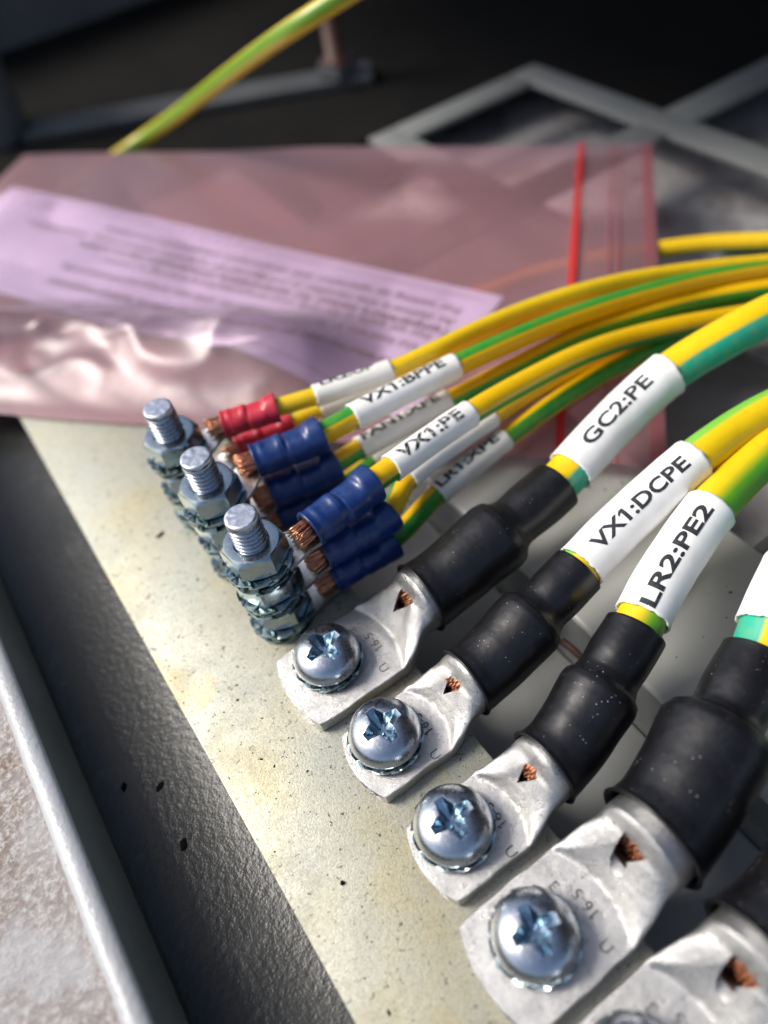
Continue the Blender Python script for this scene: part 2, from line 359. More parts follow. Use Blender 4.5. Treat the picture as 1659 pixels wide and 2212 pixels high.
def box(x0, x1, y0, y1, z0, z1, bev=0., seg=2):
    bm = bmesh.new(); bmesh.ops.create_cube(bm, size=1)
    for v in bm.verts: v.co = Vector(((x0 + x1) / 2 + v.co.x * (x1 - x0), (y0 + y1) / 2 + v.co.y * (y1 - y0), (z0 + z1) / 2 + v.co.z * (z1 - z0)))
    if bev: bmesh.ops.bevel(bm, geom=bm.edges[:], offset=bev, segments=seg, profile=.5, affect='EDGES')
    return bm
def bmobj(name, bm, mat, parent=None, smooth=False, loc=(0, 0, 0)):
    me = bpy.data.meshes.new(name); bm.to_mesh(me); bm.free(); me.materials.append(MT[mat])
    if smooth: me.polygons.foreach_set('use_smooth', [True] * len(me.polygons)); autosmooth(me)
    return link(name, me, parent, loc)
def boolean(target, cutters, op='DIFFERENCE'):
    """cut a mesh with others and give back the resulting mesh"""
    o = bpy.data.objects.new('t', target); C.objects.link(o); cs = []
    for c in cutters:
        q = bpy.data.objects.new('c', c); C.objects.link(q); cs.append(q)
        md = o.modifiers.new('b', 'BOOLEAN'); md.operation = op; md.object = q; md.solver = 'EXACT'
    dg = bpy.context.evaluated_depsgraph_get(); dg.update(); me = bpy.data.meshes.new_from_object(o.evaluated_get(dg))
    for q in cs + [o]: bpy.data.objects.remove(q)
    return me

# ================================================================ SETTING
# floor below, perforated sheet, channel on the left, added light blockers
struct(bmobj('floor', box(-900, 1400, -700, 1600, -40, -26), 'floor'))
# perforated sheet to the right of the bar: solid strip, then square openings
xs = [44, 80, 126, 138, 194, 206, 262, 274, 330, 342, 410, 430]; ys = [-140, -27, 26, 42, 99, 112, 166, 178, 232, 246, 300, 330]
bm = bmesh.new()
def addbox(bm, *a, **k):
    b = box(*a, **k); me = bpy.data.meshes.new('t'); b.to_mesh(me); b.free(); bm.from_mesh(me); bpy.data.meshes.remove(me)
def strip(a, b, y0, y1):
    addbox(bm, a, b, y0, y1, -6, -4, bev=.4)
addbox(bm, 42.6, 80, -140, 200, -6, -4, bev=.9, seg=4)
struct(bmobj('perforated_sheet', bm, 'sheet', smooth=True)); bm = bmesh.new()
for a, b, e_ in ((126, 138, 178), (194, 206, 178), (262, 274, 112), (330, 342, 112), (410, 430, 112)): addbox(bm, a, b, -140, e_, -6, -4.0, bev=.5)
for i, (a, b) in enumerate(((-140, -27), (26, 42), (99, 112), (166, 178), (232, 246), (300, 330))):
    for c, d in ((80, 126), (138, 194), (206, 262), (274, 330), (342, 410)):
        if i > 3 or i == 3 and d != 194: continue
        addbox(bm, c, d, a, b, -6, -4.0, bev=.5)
struct(bmobj('sheet_bars_shaded', bm, 'grid', smooth=True))  # continues the perforated sheet, with its shade in the paint
# bent side of the sheet and the lower trough beside the bar
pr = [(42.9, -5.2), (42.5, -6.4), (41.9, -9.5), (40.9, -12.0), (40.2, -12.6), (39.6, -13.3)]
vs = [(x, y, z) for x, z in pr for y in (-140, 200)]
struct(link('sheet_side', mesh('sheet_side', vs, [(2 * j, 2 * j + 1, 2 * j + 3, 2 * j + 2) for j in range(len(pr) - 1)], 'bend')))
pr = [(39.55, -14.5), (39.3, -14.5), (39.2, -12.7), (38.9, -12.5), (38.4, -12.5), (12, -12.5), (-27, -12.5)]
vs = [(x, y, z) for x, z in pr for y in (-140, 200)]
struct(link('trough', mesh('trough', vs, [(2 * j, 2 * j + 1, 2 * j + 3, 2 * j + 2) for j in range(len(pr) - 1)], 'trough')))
# channel left of the bar
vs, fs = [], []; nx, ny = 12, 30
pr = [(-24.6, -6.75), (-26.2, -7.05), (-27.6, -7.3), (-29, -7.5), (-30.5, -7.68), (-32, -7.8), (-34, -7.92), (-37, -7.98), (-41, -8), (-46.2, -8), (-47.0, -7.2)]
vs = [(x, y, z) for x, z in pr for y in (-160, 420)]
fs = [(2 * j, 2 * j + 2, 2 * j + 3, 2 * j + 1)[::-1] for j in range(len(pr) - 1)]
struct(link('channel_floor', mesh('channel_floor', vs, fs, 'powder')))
rim = thing('cabinet_rim', 'raised painted steel rim with pale rounded lip along the left edge of the channel', 'rim')
pr = [(-47.0, -7.5), (-46.6, -6), (-46.9, 8.2), (-46.9, 9.2)]
vs = [(x, y, z) for x, z in pr for y in (-160, 420)]
fs = [(2 * j, 2 * j + 1, 2 * j + 3, 2 * j + 2) for j in range(len(pr) - 1)]
link('side_face', mesh('side_face', vs, fs, 'rimside'), rim)
vs, fs = [], []
nn_ = 290
for j in range(nn_ + 1):
    y = -160 + 2 * j; w = .22 * noise.noise(Vector((0, y * .13, 0))) + .12 * noise.noise(Vector((3, y * .5, 0)))
    for k in range(9):
        a = PI * k / 8; vs.append((-48.75 + 1.85 * math.cos(a) - w * (k > 4), y, 9.2 + 1.1 * math.sin(a)))
for j in range(nn_):
    for k in range(8): q = j * 9 + k; fs.append((q, q + 9, q + 10, q + 1))
link('lip', mesh('lip', vs, fs, 'lip'), rim)
vs, fs = [], []
for i, (x, z) in enumerate([(-50.5, 9.0), (-51.2, 6.5), (-53, 5.2), (-80, 4.5), (-140, 4.5)]):
    for y in (-160, 420): vs.append((x, y, z))
fs = [(2 * j, 2 * j + 1, 2 * j + 3, 2 * j + 2) for j in range(4)]
link('ledge', mesh('ledge', vs, fs, 'ledge'), rim)
# near-black sheet painted for shade at the back, cross rail, added light blockers
bm = box(-60, 700, 184, 429, -12, -7.5); addbox(bm, 207, 700, 114, 184, -12, -7.6); struct(bmobj('shade_sheet', bm, 'dark'))
a, b = Vector((28, 308, 0)), Vector((150, 236, 0)); d = (b - a).normalized(); nrm = Vector((-d.y, d.x, 0))
rail = thing('cross_rail', 'blurred grey rail lying across the dark shade sheet at the back', 'rail', (90, 272, -7.5))
bm = box(-66, 84, -8.5, 8.5, 0, 4, bev=.8); o = bmobj('bar_piece', bm, 'bar_dark', rail); o.rotation_euler[2] = math.atan2(d.y, d.x)
rod = thing('bolt_post', 'thin rust brown bolt standing on the grey rail behind the bag', 'bolt', (150, 236, -3.5))
vs, fs = lathe([(0, 34), (3.4, 34), (3.8, 33), (3.8, 6), (7, 6), (7, 0), (0, 0)], 20); link('shank', mesh('shank', vs[:100], [f for f in fs if max(f) < 100], 'bark'), rod)
vs, fs = lathe([(3.9, 5), (8, 5), (9, 3.5), (9, 0), (3.9, 0)], 6, True); link('nut', autosmooth(mesh('nut', vs, fs, 'bar_dark')), rod)
q = P(-14, 300, -8); post = thing('corner_post', 'dark grey blurred post standing at the far left behind the pink bag', 'post', (q.x, q.y, -8))
vs, fs = lathe([(17, 0), (17, 70), (15, 73), (0, 73)], 40); link('post_shaft', autosmooth(mesh('post_shaft', vs, fs, 'wall')), post)
struct(bmobj('added_roof_blocker', box(110, 900, -500, 149.9, 195, 200), 'wall'))  # added out of view to keep sun and sky off the background
struct(bmobj('added_shelf_blocker', box(64, 900, 150, 430, 150, 154), 'wall'))  # added out of view, lower, to shade the far bars
struct(bmobj('added_side_blocker', box(760, 770, -500, 430, -45, 150), 'wall'))  # added to give the metal something dark to reflect
struct(bmobj('added_back_blocker', box(-90, 760, 430, 436, -45, 80), 'wall'))  # added to block the sky behind the bag
# ================================================================ EARTHING BAR
PIT = 18.107
bar = thing('earthing_bar', 'flat pale yellow zinc plated steel bar carrying the studs and screws', 'metal bar', (0, 0, -3))
bmobj('plate', box(-26, 12.4, -130, 200, 0, 3, bev=.35), 'bar', bar, True)
rnd = random.Random(3)
# ================================================================ FASTENERS
def screw_mesh():
    prof = [(0, 4.9), (.8, 4.87), (1.8, 4.74), (2.8, 4.5), (3.7, 4.12), (4.5, 3.6), (5.1, 2.98), (5.55, 2.25), (5.85, 1.4), (6, .7), (6, .15), (5.85, 0), (3, 0), (0, 0)]
    vs, fs = lathe(prof[1:-1], 72); n = 72
    fs.append(tuple(range(n))[::-1]); fs.append(tuple(range(len(vs) - n, len(vs))))
    head = mesh('head', vs, fs, 'zinc', mats=['zinc', 'recess'])
    bm = bmesh.new(); bm.from_mesh(head); bmesh.ops.recalc_face_normals(bm, faces=bm.faces); bm.to_mesh(head); bm.free()
    # cruciform recess: tapering cross with filleted inner corners
    def ring(z, L, w, c):
        out = []
        for q in range(4):
            a = q * PI / 2; ca, sa = math.cos(a), math.sin(a)
            for x, y in ((c, -c), (c + .55 * (L - c), -w * .98), (L, -w * .85), (L, w * .85), (c + .55 * (L - c), w * .98)): out.append((x * ca - y * sa, x * sa + y * ca, z))
        return out
    rings = [ring(5.6, 3.75, .98, 1.42), ring(4.4, 3.45, .88, 1.26), ring(3.0, 2.5, .62, .95), ring(1.9, 1.5, .40, .6), ring(1.55, .5, .2, .25)]
    vs = [v for r in rings for v in r]; n = 20; fs = []
    for j in range(len(rings) - 1):
        for i in range(n): fs.append((j * n + i, (j + 1) * n + i, (j + 1) * n + (i + 1) % n, j * n + (i + 1) % n))
    fs.append(tuple(range(n))); fs.append(tuple(range(4 * n, 5 * n))[::-1])
    cut = mesh('cut', vs, fs, 'recess', smooth=False)
    bm = bmesh.new(); bm.from_mesh(cut); bmesh.ops.recalc_face_normals(bm, faces=bm.faces); bm.to_mesh(cut); bm.free()
    me = boolean(head, [cut])
    bm = bmesh.new(); bm.from_mesh(me)
    es = [e for e in bm.edges if len(e.link_faces) == 2 and e.calc_face_angle(0) > R_(32) and e.verts[0].co.z > 3.2 and e.verts[1].co.z > 3.2 and max(v.co.xy.length for v in e.verts) < 4.2]
    try: bmesh.ops.bevel(bm, geom=es, offset=.10, segments=2, profile=.6, affect='EDGES')
    except Exception: pass
    bm.to_mesh(me); bm.free()
    me.polygons.foreach_set('use_smooth', [True] * len(me.polygons)); autosmooth(me, 28)
    for p in me.polygons:
        c = p.center
        if c.z < 4.6 and c.xy.length < 3.6 and (Vector((c.x, c.y)).length < 3.55) and c.z > .5 and (c.z < 4.28 - .13 * 0 and (c.z < (4.9 - .077 * c.xy.length ** 2) - .22)): p.material_index = 1
        else: p.material_index = 0
    while len(me.materials) > 2: me.materials.pop()
    if len(me.materials) < 2: me.materials.append(MT['recess'])
    me.materials[0] = MT['zinc']; me.materials[1] = MT['recess']; me.name = 'head'
    return me
def star_washer(n=14, R0=3.15, R1=4.35, R2=5.7, tw=.62, seed=1):
    vs, fs = [], []; r = random.Random(seed); th = .42
    a_, b_ = lathe([(R0, -th / 2), (R1, -th / 2), (R1, th / 2), (R0, th / 2)], 56, True); vs += a_; fs += b_
    for k in range(n):
        a0 = 2 * PI * k / n; w = 2 * PI / n * 1.18
        base = len(vs); tk = tw * r.uniform(.85, 1.1)
        for j in range(4):          # radial stations
            rr = R1 - .15 + (R2 - R1 + .15) * j / 3
            for i in range(4):      # angular stations
                f = i / 3; ang = a0 + w * (f - .5); tz = (f - .5) * 2 * tk * (j / 3) ** .8
                rr2 = rr - (.25 if j == 3 and i in (0,) else 0)
                for s in (-1, 1): vs.append((rr2 * math.cos(ang), rr2 * math.sin(ang), tz + s * th / 2))
        g = lambda j, i, s: base + (j * 4 + i) * 2 + s
        for j in range(3):
            for i in range(3):
                fs.append((g(j, i, 1), g(j + 1, i, 1), g(j + 1, i + 1, 1), g(j, i + 1, 1)))
                fs.append((g(j, i, 0), g(j, i + 1, 0), g(j + 1, i + 1, 0), g(j + 1, i, 0)))
        for i in range(3): fs.append((g(3, i, 0), g(3, i + 1, 0), g(3, i + 1, 1), g(3, i, 1)))
        for j in range(3):
            fs.append((g(j, 0, 0), g(j + 1, 0, 0), g(j + 1, 0, 1), g(j, 0, 1))); fs.append((g(j, 3, 1), g(j + 1, 3, 1), g(j + 1, 3, 0), g(j, 3, 0)))
    return autosmooth(mesh('washer', vs, fs, 'washer'), 25)
def hex_nut():
    n = 96; af = 5.0; h = 4.93; vs, fs = [], []
    def hexr(a):
        b = (a + PI / 6) % (PI / 3) - PI / 6; return af / math.cos(b)
    rows = []
    def row(fn):
        st = len(vs)
        for i in range(n):
            a = 2 * PI * i / n; r, z = fn(a); vs.append((r * math.cos(a), r * math.sin(a), z))
        rows.append(st)
    zc = lambda r: -(max(0, r - 4.85)) * .62
    row(lambda a: (2.75, .5)); row(lambda a: (2.75, h - .55)); row(lambda a: (3.05, h - .12)); row(lambda a: (3.2, h)); row(lambda a: (4.55, h)); row(lambda a: (4.8, h - .05))
    row(lambda a: (hexr(a) - .10, h - .10 + zc(hexr(a)))); row(lambda a: (hexr(a), h - .24 + zc(hexr(a)))); row(lambda a: (hexr(a), .22 - zc(hexr(a)))); row(lambda a: (hexr(a) - .12, .08 - zc(hexr(a)))); row(lambda a: (4.7, 0)); row(lambda a: (3.2, 0))
    for a, b in zip(rows, rows[1:] + rows[:1]):
        for i in range(n): fs.append((a + i, a + (i + 1) % n, b + (i + 1) % n, b + i)[::-1])
    me = mesh('nut', vs, fs, 'nut')
    bm = bmesh.new(); bm.from_mesh(me); bmesh.ops.recalc_face_normals(bm, faces=bm.faces); bm.to_mesh(me); bm.free()
    return autosmooth(me, 24)
def bolt_shaft(z0=8, z1=30.95, R=2.96, pitch=1.0, dep=.60):
    n = 48; m_ = int((z1 - .75 - z0) / pitch * 9); vs, fs = [], []
    for j in range(m_ + 1):
        z = z0 + (z1 - .75 - z0) * j / m_
        for i in range(n):
            a = 2 * PI * i / n; t = ((z / pitch - i / n) % 1.0); tri = abs(t - .5) * 2; tri = min(1, max(0, tri * 1.35 - .12))
            fade = min(1, max(0, (z1 - .75 - z) / .9)); r = R - dep * (1 - tri) * fade - .12 * (1 - fade); vs.append((r * math.cos(a), r * math.sin(a), z))
    for j in range(m_):
        for i in range(n): fs.append((j * n + i, j * n + (i + 1) % n, (j + 1) * n + (i + 1) % n, (j + 1) * n + i))
    return mesh('threaded_shank', vs, fs, 'thread')
def bolt_end(seed, z1=30.95):
    r = random.Random(seed); n = 48; vs, fs = [], []
    prof = [(2.84, z1 - .78), (2.86, z1 - .5), (2.80, z1 - .22), (2.62, z1 - .04), (2.5, z1), (2.1, z1 - .01), (1.4, z1), (.7, z1)]
    for q, (rr, z) in enumerate(prof):
        for i in range(n):
            a = 2 * PI * i / n; w = 1 + .015 * noise.noise(Vector((math.cos(a) * 2, math.sin(a) * 2, seed * 3 + q)))
            vs.append((rr * w * math.cos(a), rr * w * math.sin(a), z + (.10 * noise.noise(Vector((rr * math.cos(a), rr * math.sin(a), seed)))) * (q > 3)))
    for j in range(len(prof) - 1):
        for i in range(n): fs.append((j * n + i, j * n + (i + 1) % n, (j + 1) * n + (i + 1) % n, (j + 1) * n + i))
    fs.append(tuple(range((len(prof) - 1) * n, len(prof) * n))); return autosmooth(mesh('bolt_end', vs, fs, 'boltend'), 40)
M_SCREW = screw_mesh(); M_WASH = [star_washer(10, 3.15, 4.5, 6.2, .68, seed=k) for k in range(3)]; M_WASHS = star_washer(12, 3.2, 4.9, 6.35, .95, 9); M_NUT = hex_nut(); M_SHAFT = bolt_shaft()
LUGY = [-1.4, -19.4, -38.0, -54.9, -73.0]
slab = ['cross recess screw fixing the first black sleeved lug beside the stud stacks', 'cross recess screw on the lug of the cable marked VX1:DCPE',
        'cross recess screw on the lug of the cable marked LR2:PE2', 'large looking cross recess screw on the broad lug near the bottom edge', 'screw at the bottom edge of the picture, only its crown showing']
wlab = ['toothed washer under the screw beside the stud stacks', 'toothed washer under the screw of the cable marked VX1:DCPE', 'toothed washer under the screw of the cable marked LR2:PE2',
        'toothed washer under the screw on the broad lug near the bottom', 'toothed washer under the screw at the bottom edge']
srot = [R_(102), R_(94), R_(88), R_(80), R_(60)]
for k in range(5):
    y = -PIT * k; T = 2.7 if k in (1, 2) else 2.9
    o = thing('pan_head_screw', slab[k], 'screw', (0, y, T + 2.35), 'screws fixing the big lugs to the bar'); h = link('head', M_SCREW, o); h.scale = (1, 1, .80); h.rotation_euler[2] = srot[k]
    o = link('toothed_washer', M_WASHS, None, (0, y, T + 1.15)); o.rotation_euler[2] = k * .37; tag(o, wlab[k], 'washer', 'toothed washers under the screws')
# studs
SX, SY = -1.32, (15.58, 33.19, 50.28)
sn = ['front', 'middle', 'rear']; near = ['nearest the first screw', 'between the other two', 'closest to the pink bag']
U_ = 8.13
for k, y in enumerate(SY):
    o = thing('threaded_bolt', f'upright zinc bolt with bare thread end, the {sn[k]} one, {near[k]}', 'bolt', (SX, y, 0), 'upright bolts on the bar')
    link('threaded_shank', M_SHAFT, o); link('bolt_end', bolt_end(k + 1), o)
    o.rotation_euler[2] = k * 1.3
    for j in range(3):
        z = j * U_; lev = ['lowest', 'middle', 'top'][j]
        q = link('hex_nut', M_NUT, None, (SX, y, z + 3.2)); q.rotation_euler[2] = R_([[8, 25, 8], [0, 15, 12], [30, 5, 18]][k][j])
        tag(q, f'{lev} hex nut on the {sn[k]} bolt, {near[k]}', 'nut', 'hex nuts on the bolts')
        for s in range(2):
            q = link('toothed_washer', M_WASH[(j + s + k) % 3], None, (SX + rnd.uniform(-.15, .15), y + rnd.uniform(-.15, .15), z + (.62 if s == 0 else 2.62))); q.rotation_euler = (rnd.uniform(-.02, .02), rnd.uniform(-.02, .02), rnd.uniform(0, 2))
            tag(q, f'toothed washer {"above" if s else "below"} the {lev} ring terminal of the {sn[k]} bolt', 'washer', 'toothed washers stacked on the bolts')
# ================================================================ LUGS
def lug_mesh(hw, r, th, xc, xb, xend, tipx, corner):
    """tubular crimp lug: flat palm, sloped triangular face, barrel with an inspection hole"""
    n = 96; xsn = []; x = -tipx
    st = [(-tipx, 0)]; xx = -tipx
    while xx < xend - .01:
        xx += .35 if xx < xb + 3 else .8; st.append((min(xx, xend), 0))
    vs, fs = [], []; hh0 = th / 2
    def sm(a): a = min(1, max(0, a)); return a * a * (3 - 2 * a)
    xh = xb + .8; zh = 2 * r * .74
    def lerp(x, x0, x1, a, b): t = min(1, max(0, (x - x0) / (x1 - x0))); return a + (b - a) * t
    for x, _ in st:
        t = min(1, max(0, (x - xc + .6) / (xb - xc + .6))); w = hw + (r - hw) * sm((x - xc + .5) / (xb - xc + 1.5)); hh = hh0 + (r - hh0) * (t * .35 + .65 * sm(t))
        w += .30 * noise.noise(Vector((x * .22, 1, 5 * LUGS + 2)))
        if x < -tipx + corner + 2:      # rounded and clipped tip
            u = (x + tipx); w = w * (.95 + .05 * math.sqrt(min(1, u / corner))) if u < corner else w
        e = 7 + (2 - 7) * t ** .7
        yf = lerp(x, xc, xh, w - .55, 1.5 * r / 6) if x <= xh else lerp(x, xh, xh + 2.4, 1.5 * r / 6, 0)
        for i in range(n):
            a = 2 * PI * (i + .5) / n; ca, sa = math.cos(a), math.sin(a)
            y = w * math.copysign(abs(ca) ** (2 / e), ca); z = hh + hh * math.copysign(abs(sa) ** (2 / e), sa)
            if sa > 0:
                y = w * math.copysign(abs(ca) ** (1 / (1 + .4 * (1 - t))), ca)
                ay = min(abs(y), yf); xcy = xc + 2.6 * (1 - (ay / hw) ** 2) - 1.0
                zt = th + (zh - th) * max(0, (x - xcy)) / (xh - xcy)
                if x > xh: zt = zh + (2 * r - zh) * sm((x - xh) / 2.0)
                else: zt -= .42 * sm((x - xcy) / 3.5) * (1 - (ay / max(yf, .1)) ** 2) * (r / 6)
                if x > xh: zt -= .9 * (1 - sm((x - xh) / 1.6)) * (1 - (ay / max(yf, .1)) ** 2) * .5
                if abs(y) <= yf: z = zt
                else:
                    q = min(1, (abs(y) - yf) / max(1e-3, w - yf)); pw = 2 + 2.5 * (1 - t); z = hh + (zt - hh) * max(0, 1 - q ** pw) ** (1 / pw)
            z += .045 * noise.noise(Vector((x * .35, y * .35, 2 + 7 * LUGS))); vs.append((x + (2.0 * (y / hw) ** 2 - .4) * (1 - sm((x + tipx) / 5)), y + LUGC, z))
    m_ = len(st)
    for j in range(m_ - 1):
        for i in range(n): fs.append((j * n + i, (j + 1) * n + i, (j + 1) * n + (i + 1) % n, j * n + (i + 1) % n))
    fs.append(tuple(range(n))); fs.append(tuple(range((m_ - 1) * n, m_ * n))[::-1])
    me = mesh('lug', vs, fs, 'tin')
    bm = bmesh.new(); bm.from_mesh(me); bmesh.ops.recalc_face_normals(bm, faces=bm.faces); bm.to_mesh(me); bm.free()
    # cavity of the barrel: rounded wedge toward the palm
    ri = r - 1.25; cv, cf = [], []; zh = 2 * r * .74; cs = [(xb - 2.2, .6, .2, zh - 4.6), (xb - 1.6, 1.5, .4, zh - 4.2), (xb - .4, 2.4, 1.2, zh - 3.5), (xb + 1.0, ri * .75, 2.4, zh - 3.6), (xb + 2.4, ri, ri, r), (xend + 2, ri, ri, r)]
    for x, w, h, zc in cs:
        for i in range(32):
            a = 2 * PI * i / 32; cv.append((x, LUGC + w * math.cos(a), zc + h * math.sin(a)))
    for j in range(len(cs) - 1):
        for i in range(32): cf.append((j * 32 + i, (j + 1) * 32 + i, (j + 1) * 32 + (i + 1) % 32, j * 32 + (i + 1) % 32))
    cf.append(tuple(range(32))); cf.append(tuple(range(5 * 32, 6 * 32))[::-1])
    cav = mesh('c', cv, cf, 'tin')
    hp = [(xb - 1.7, 1.2), (xb - .5, -.1), (xb + .75, -1.6), (xb + 1.05, -1.7), (xb + 1.2, .2), (xb + 1.2, 1.8), (xb + .9, 2.0), (xb - .5, 1.65)]
    sc_ = r / 6.0 if r > 5.8 else .72
    hp = [(xb + (x - xb) * sc_ * 1.05, y * sc_) for x, y in hp]
    hv = [(x, y + LUGC, z) for z in (zh - 4.0, r * 3) for x, y in hp]; k = len(hp)
    hf = [(i, (i + 1) % k, k + (i + 1) % k, k + i) for i in range(k)] + [tuple(range(k))[::-1], tuple(range(k, 2 * k))]
    hol = mesh('h', hv, hf, 'tin', smooth=False)
    for q in (cav, hol):
        bm = bmesh.new(); bm.from_mesh(q); bmesh.ops.recalc_face_normals(bm, faces=bm.faces); bm.to_mesh(q); bm.free()
    hole = lathe([(3.2, -5), (3.2, 9)], 32); hv2, hf2 = hole; hf2.append(tuple(range(32))[::-1]); hf2.append(tuple(range(32, 64)))
    pin = mesh('p', hv2, hf2, 'tin', smooth=False)
    bm = bmesh.new(); bm.from_mesh(pin); bmesh.ops.recalc_face_normals(bm, faces=bm.faces); bm.to_mesh(pin); bm.free()
    me = boolean(me, [cav, hol, pin]); me.name = 'lug'
    me.materials.clear(); me.materials.append(MT['tin']); me.polygons.foreach_set('material_index', [0] * len(me.polygons))
    me.polygons.foreach_set('use_smooth', [True] * len(me.polygons)); return autosmooth(me, 33)
def strands(cx0, cx1, cy, cz, rad, cnt, seed, sr=.2, splay=0.15, axis=None):
    """a bundle of fine wires from x0 to x1, ends uneven"""
    r = random.Random(seed); vs, fs = [], []; ring = 5
    for k in range(cnt):
        a = r.uniform(0, 2 * PI); q = rad * math.sqrt(r.random()); y, z = q * math.cos(a), q * math.sin(a); x0 = cx0 + r.uniform(-.1, .9)
        dy, dz = r.gauss(0, splay) * rad, r.gauss(0, splay) * rad; bow = r.gauss(0, .12)
        st = len(vs); N = 5
        for j in range(N + 1):
            t = j / N; x = x0 + (cx1 - x0) * t; f = 1 - t
            c = Vector((x, cy + y + dy * f + bow * math.sin(PI * t), cz + z + dz * f + abs(bow) * math.sin(PI * t)))
            for i in range(ring):
                b = 2 * PI * i / ring; vs.append((c.x, c.y + sr * math.cos(b), c.z + sr * math.sin(b)))
        for j in range(N):
            for i in range(ring): fs.append((st + j * ring + i, st + (j + 1) * ring + i, st + (j + 1) * ring + (i + 1) % ring, st + j * ring + (i + 1) % ring))
        fs.append(tuple(range(st, st + ring)))
    return vs, fs
LUGC = 0.0; LUGS = 0
# kind: half width of palm, barrel radius, thickness, crease x, barrel x, end x, tip, corner
LK = {'big': (8.2, 6.1, 2.9, 10.4, 16.0, 24.4, 8.9, 3.6), 'small': (6.8, 5.6, 2.7, 8.2, 12.9, 19.2, 7.0, 3.2)}
LM = {}
CAB = [  # lug kind, label, jacket, phase, twist, sleeve text, path points after the barrel (px, py, z), neck point, marks
 dict(kind='big', lab='thick earth cable with white sleeve GC2:PE and black shrink sleeve, nearest the bolts', jk='j_teal', ph=.70, tw=0, txt='GC2:PE',
      pts=[(1203, 1048, 10.5), (1260, 985, 12), (1340, 900, 14), (1443, 808, 17), (1574, 727, 20), (1659, 682, 21), (1800, 625, 20)], ends=[(1010, 1190)], s0=(1203, 1048), w0=(1221, 1012), w1=(1443, 808), rn=5.15, rc=4.1, rb=6.75, bx=19.6, tphi=-6, th=3.0, t0=.15, tl=.66),
 dict(kind='small', lab='thick earth cable with long white sleeve VX1:DCPE and black shrink sleeve', jk='j_blur', ph=.33, tw=0, txt='VX1:DCPE',
      pts=[(1248, 1231, 10.5), (1310, 1165, 12), (1400, 1080, 14), (1495, 998, 16), (1590, 930, 16), (1659, 890, 16), (1830, 815, 15)], s0=(1248, 1231), w0=(1257, 1218), w1=(1495, 998), rn=4.85, rc=3.85, rb=6.1, bx=15.6, tphi=-12, th=2.75, t0=.10, tl=.80),
 dict(kind='small', lab='thick earth cable with white sleeve LR2:PE2 and black shrink sleeve', jk='j_lime', ph=.66, tw=0, txt='LR2:PE2',
      pts=[(1373, 1362, 10.5), (1420, 1270, 12), (1470, 1190, 13), (1532, 1103, 14), (1600, 1030, 14), (1659, 975, 14), (1800, 860, 12)], s0=(1373, 1362), w0=(1385, 1330), w1=(1532, 1103), rn=5.1, rc=4.0, rb=6.2, bx=16.2, tphi=-4, th=2.75, t0=.02, tl=.88),
 dict(kind='big', lab='thick earth cable at the right edge with broad lug and large black shrink sleeve', jk='j_teal', ph=.33, tw=0, txt='',
      pts=[(1640, 1420, 10.5), (1665, 1350, 12), (1720, 1230, 14), (1800, 1100, 16)], s0=(1640, 1420), w0=(1662, 1360), w1=(1760, 1160), rn=5.6, rc=4.5, rb=8.1, bx=20.8, tphi=0, th=3, t0=.1, tl=.8),
 dict(kind='big', lab='thick earth cable cut off by the bottom right corner, only lug and shrink showing', jk='j_teal', ph=.3, tw=0, txt='',
      pts=None, s0=None, w0=None, w1=None, rn=5.6, rc=4.5, rb=8.1, bx=20.5, tphi=0, th=3, t0=.1, tl=.8)]
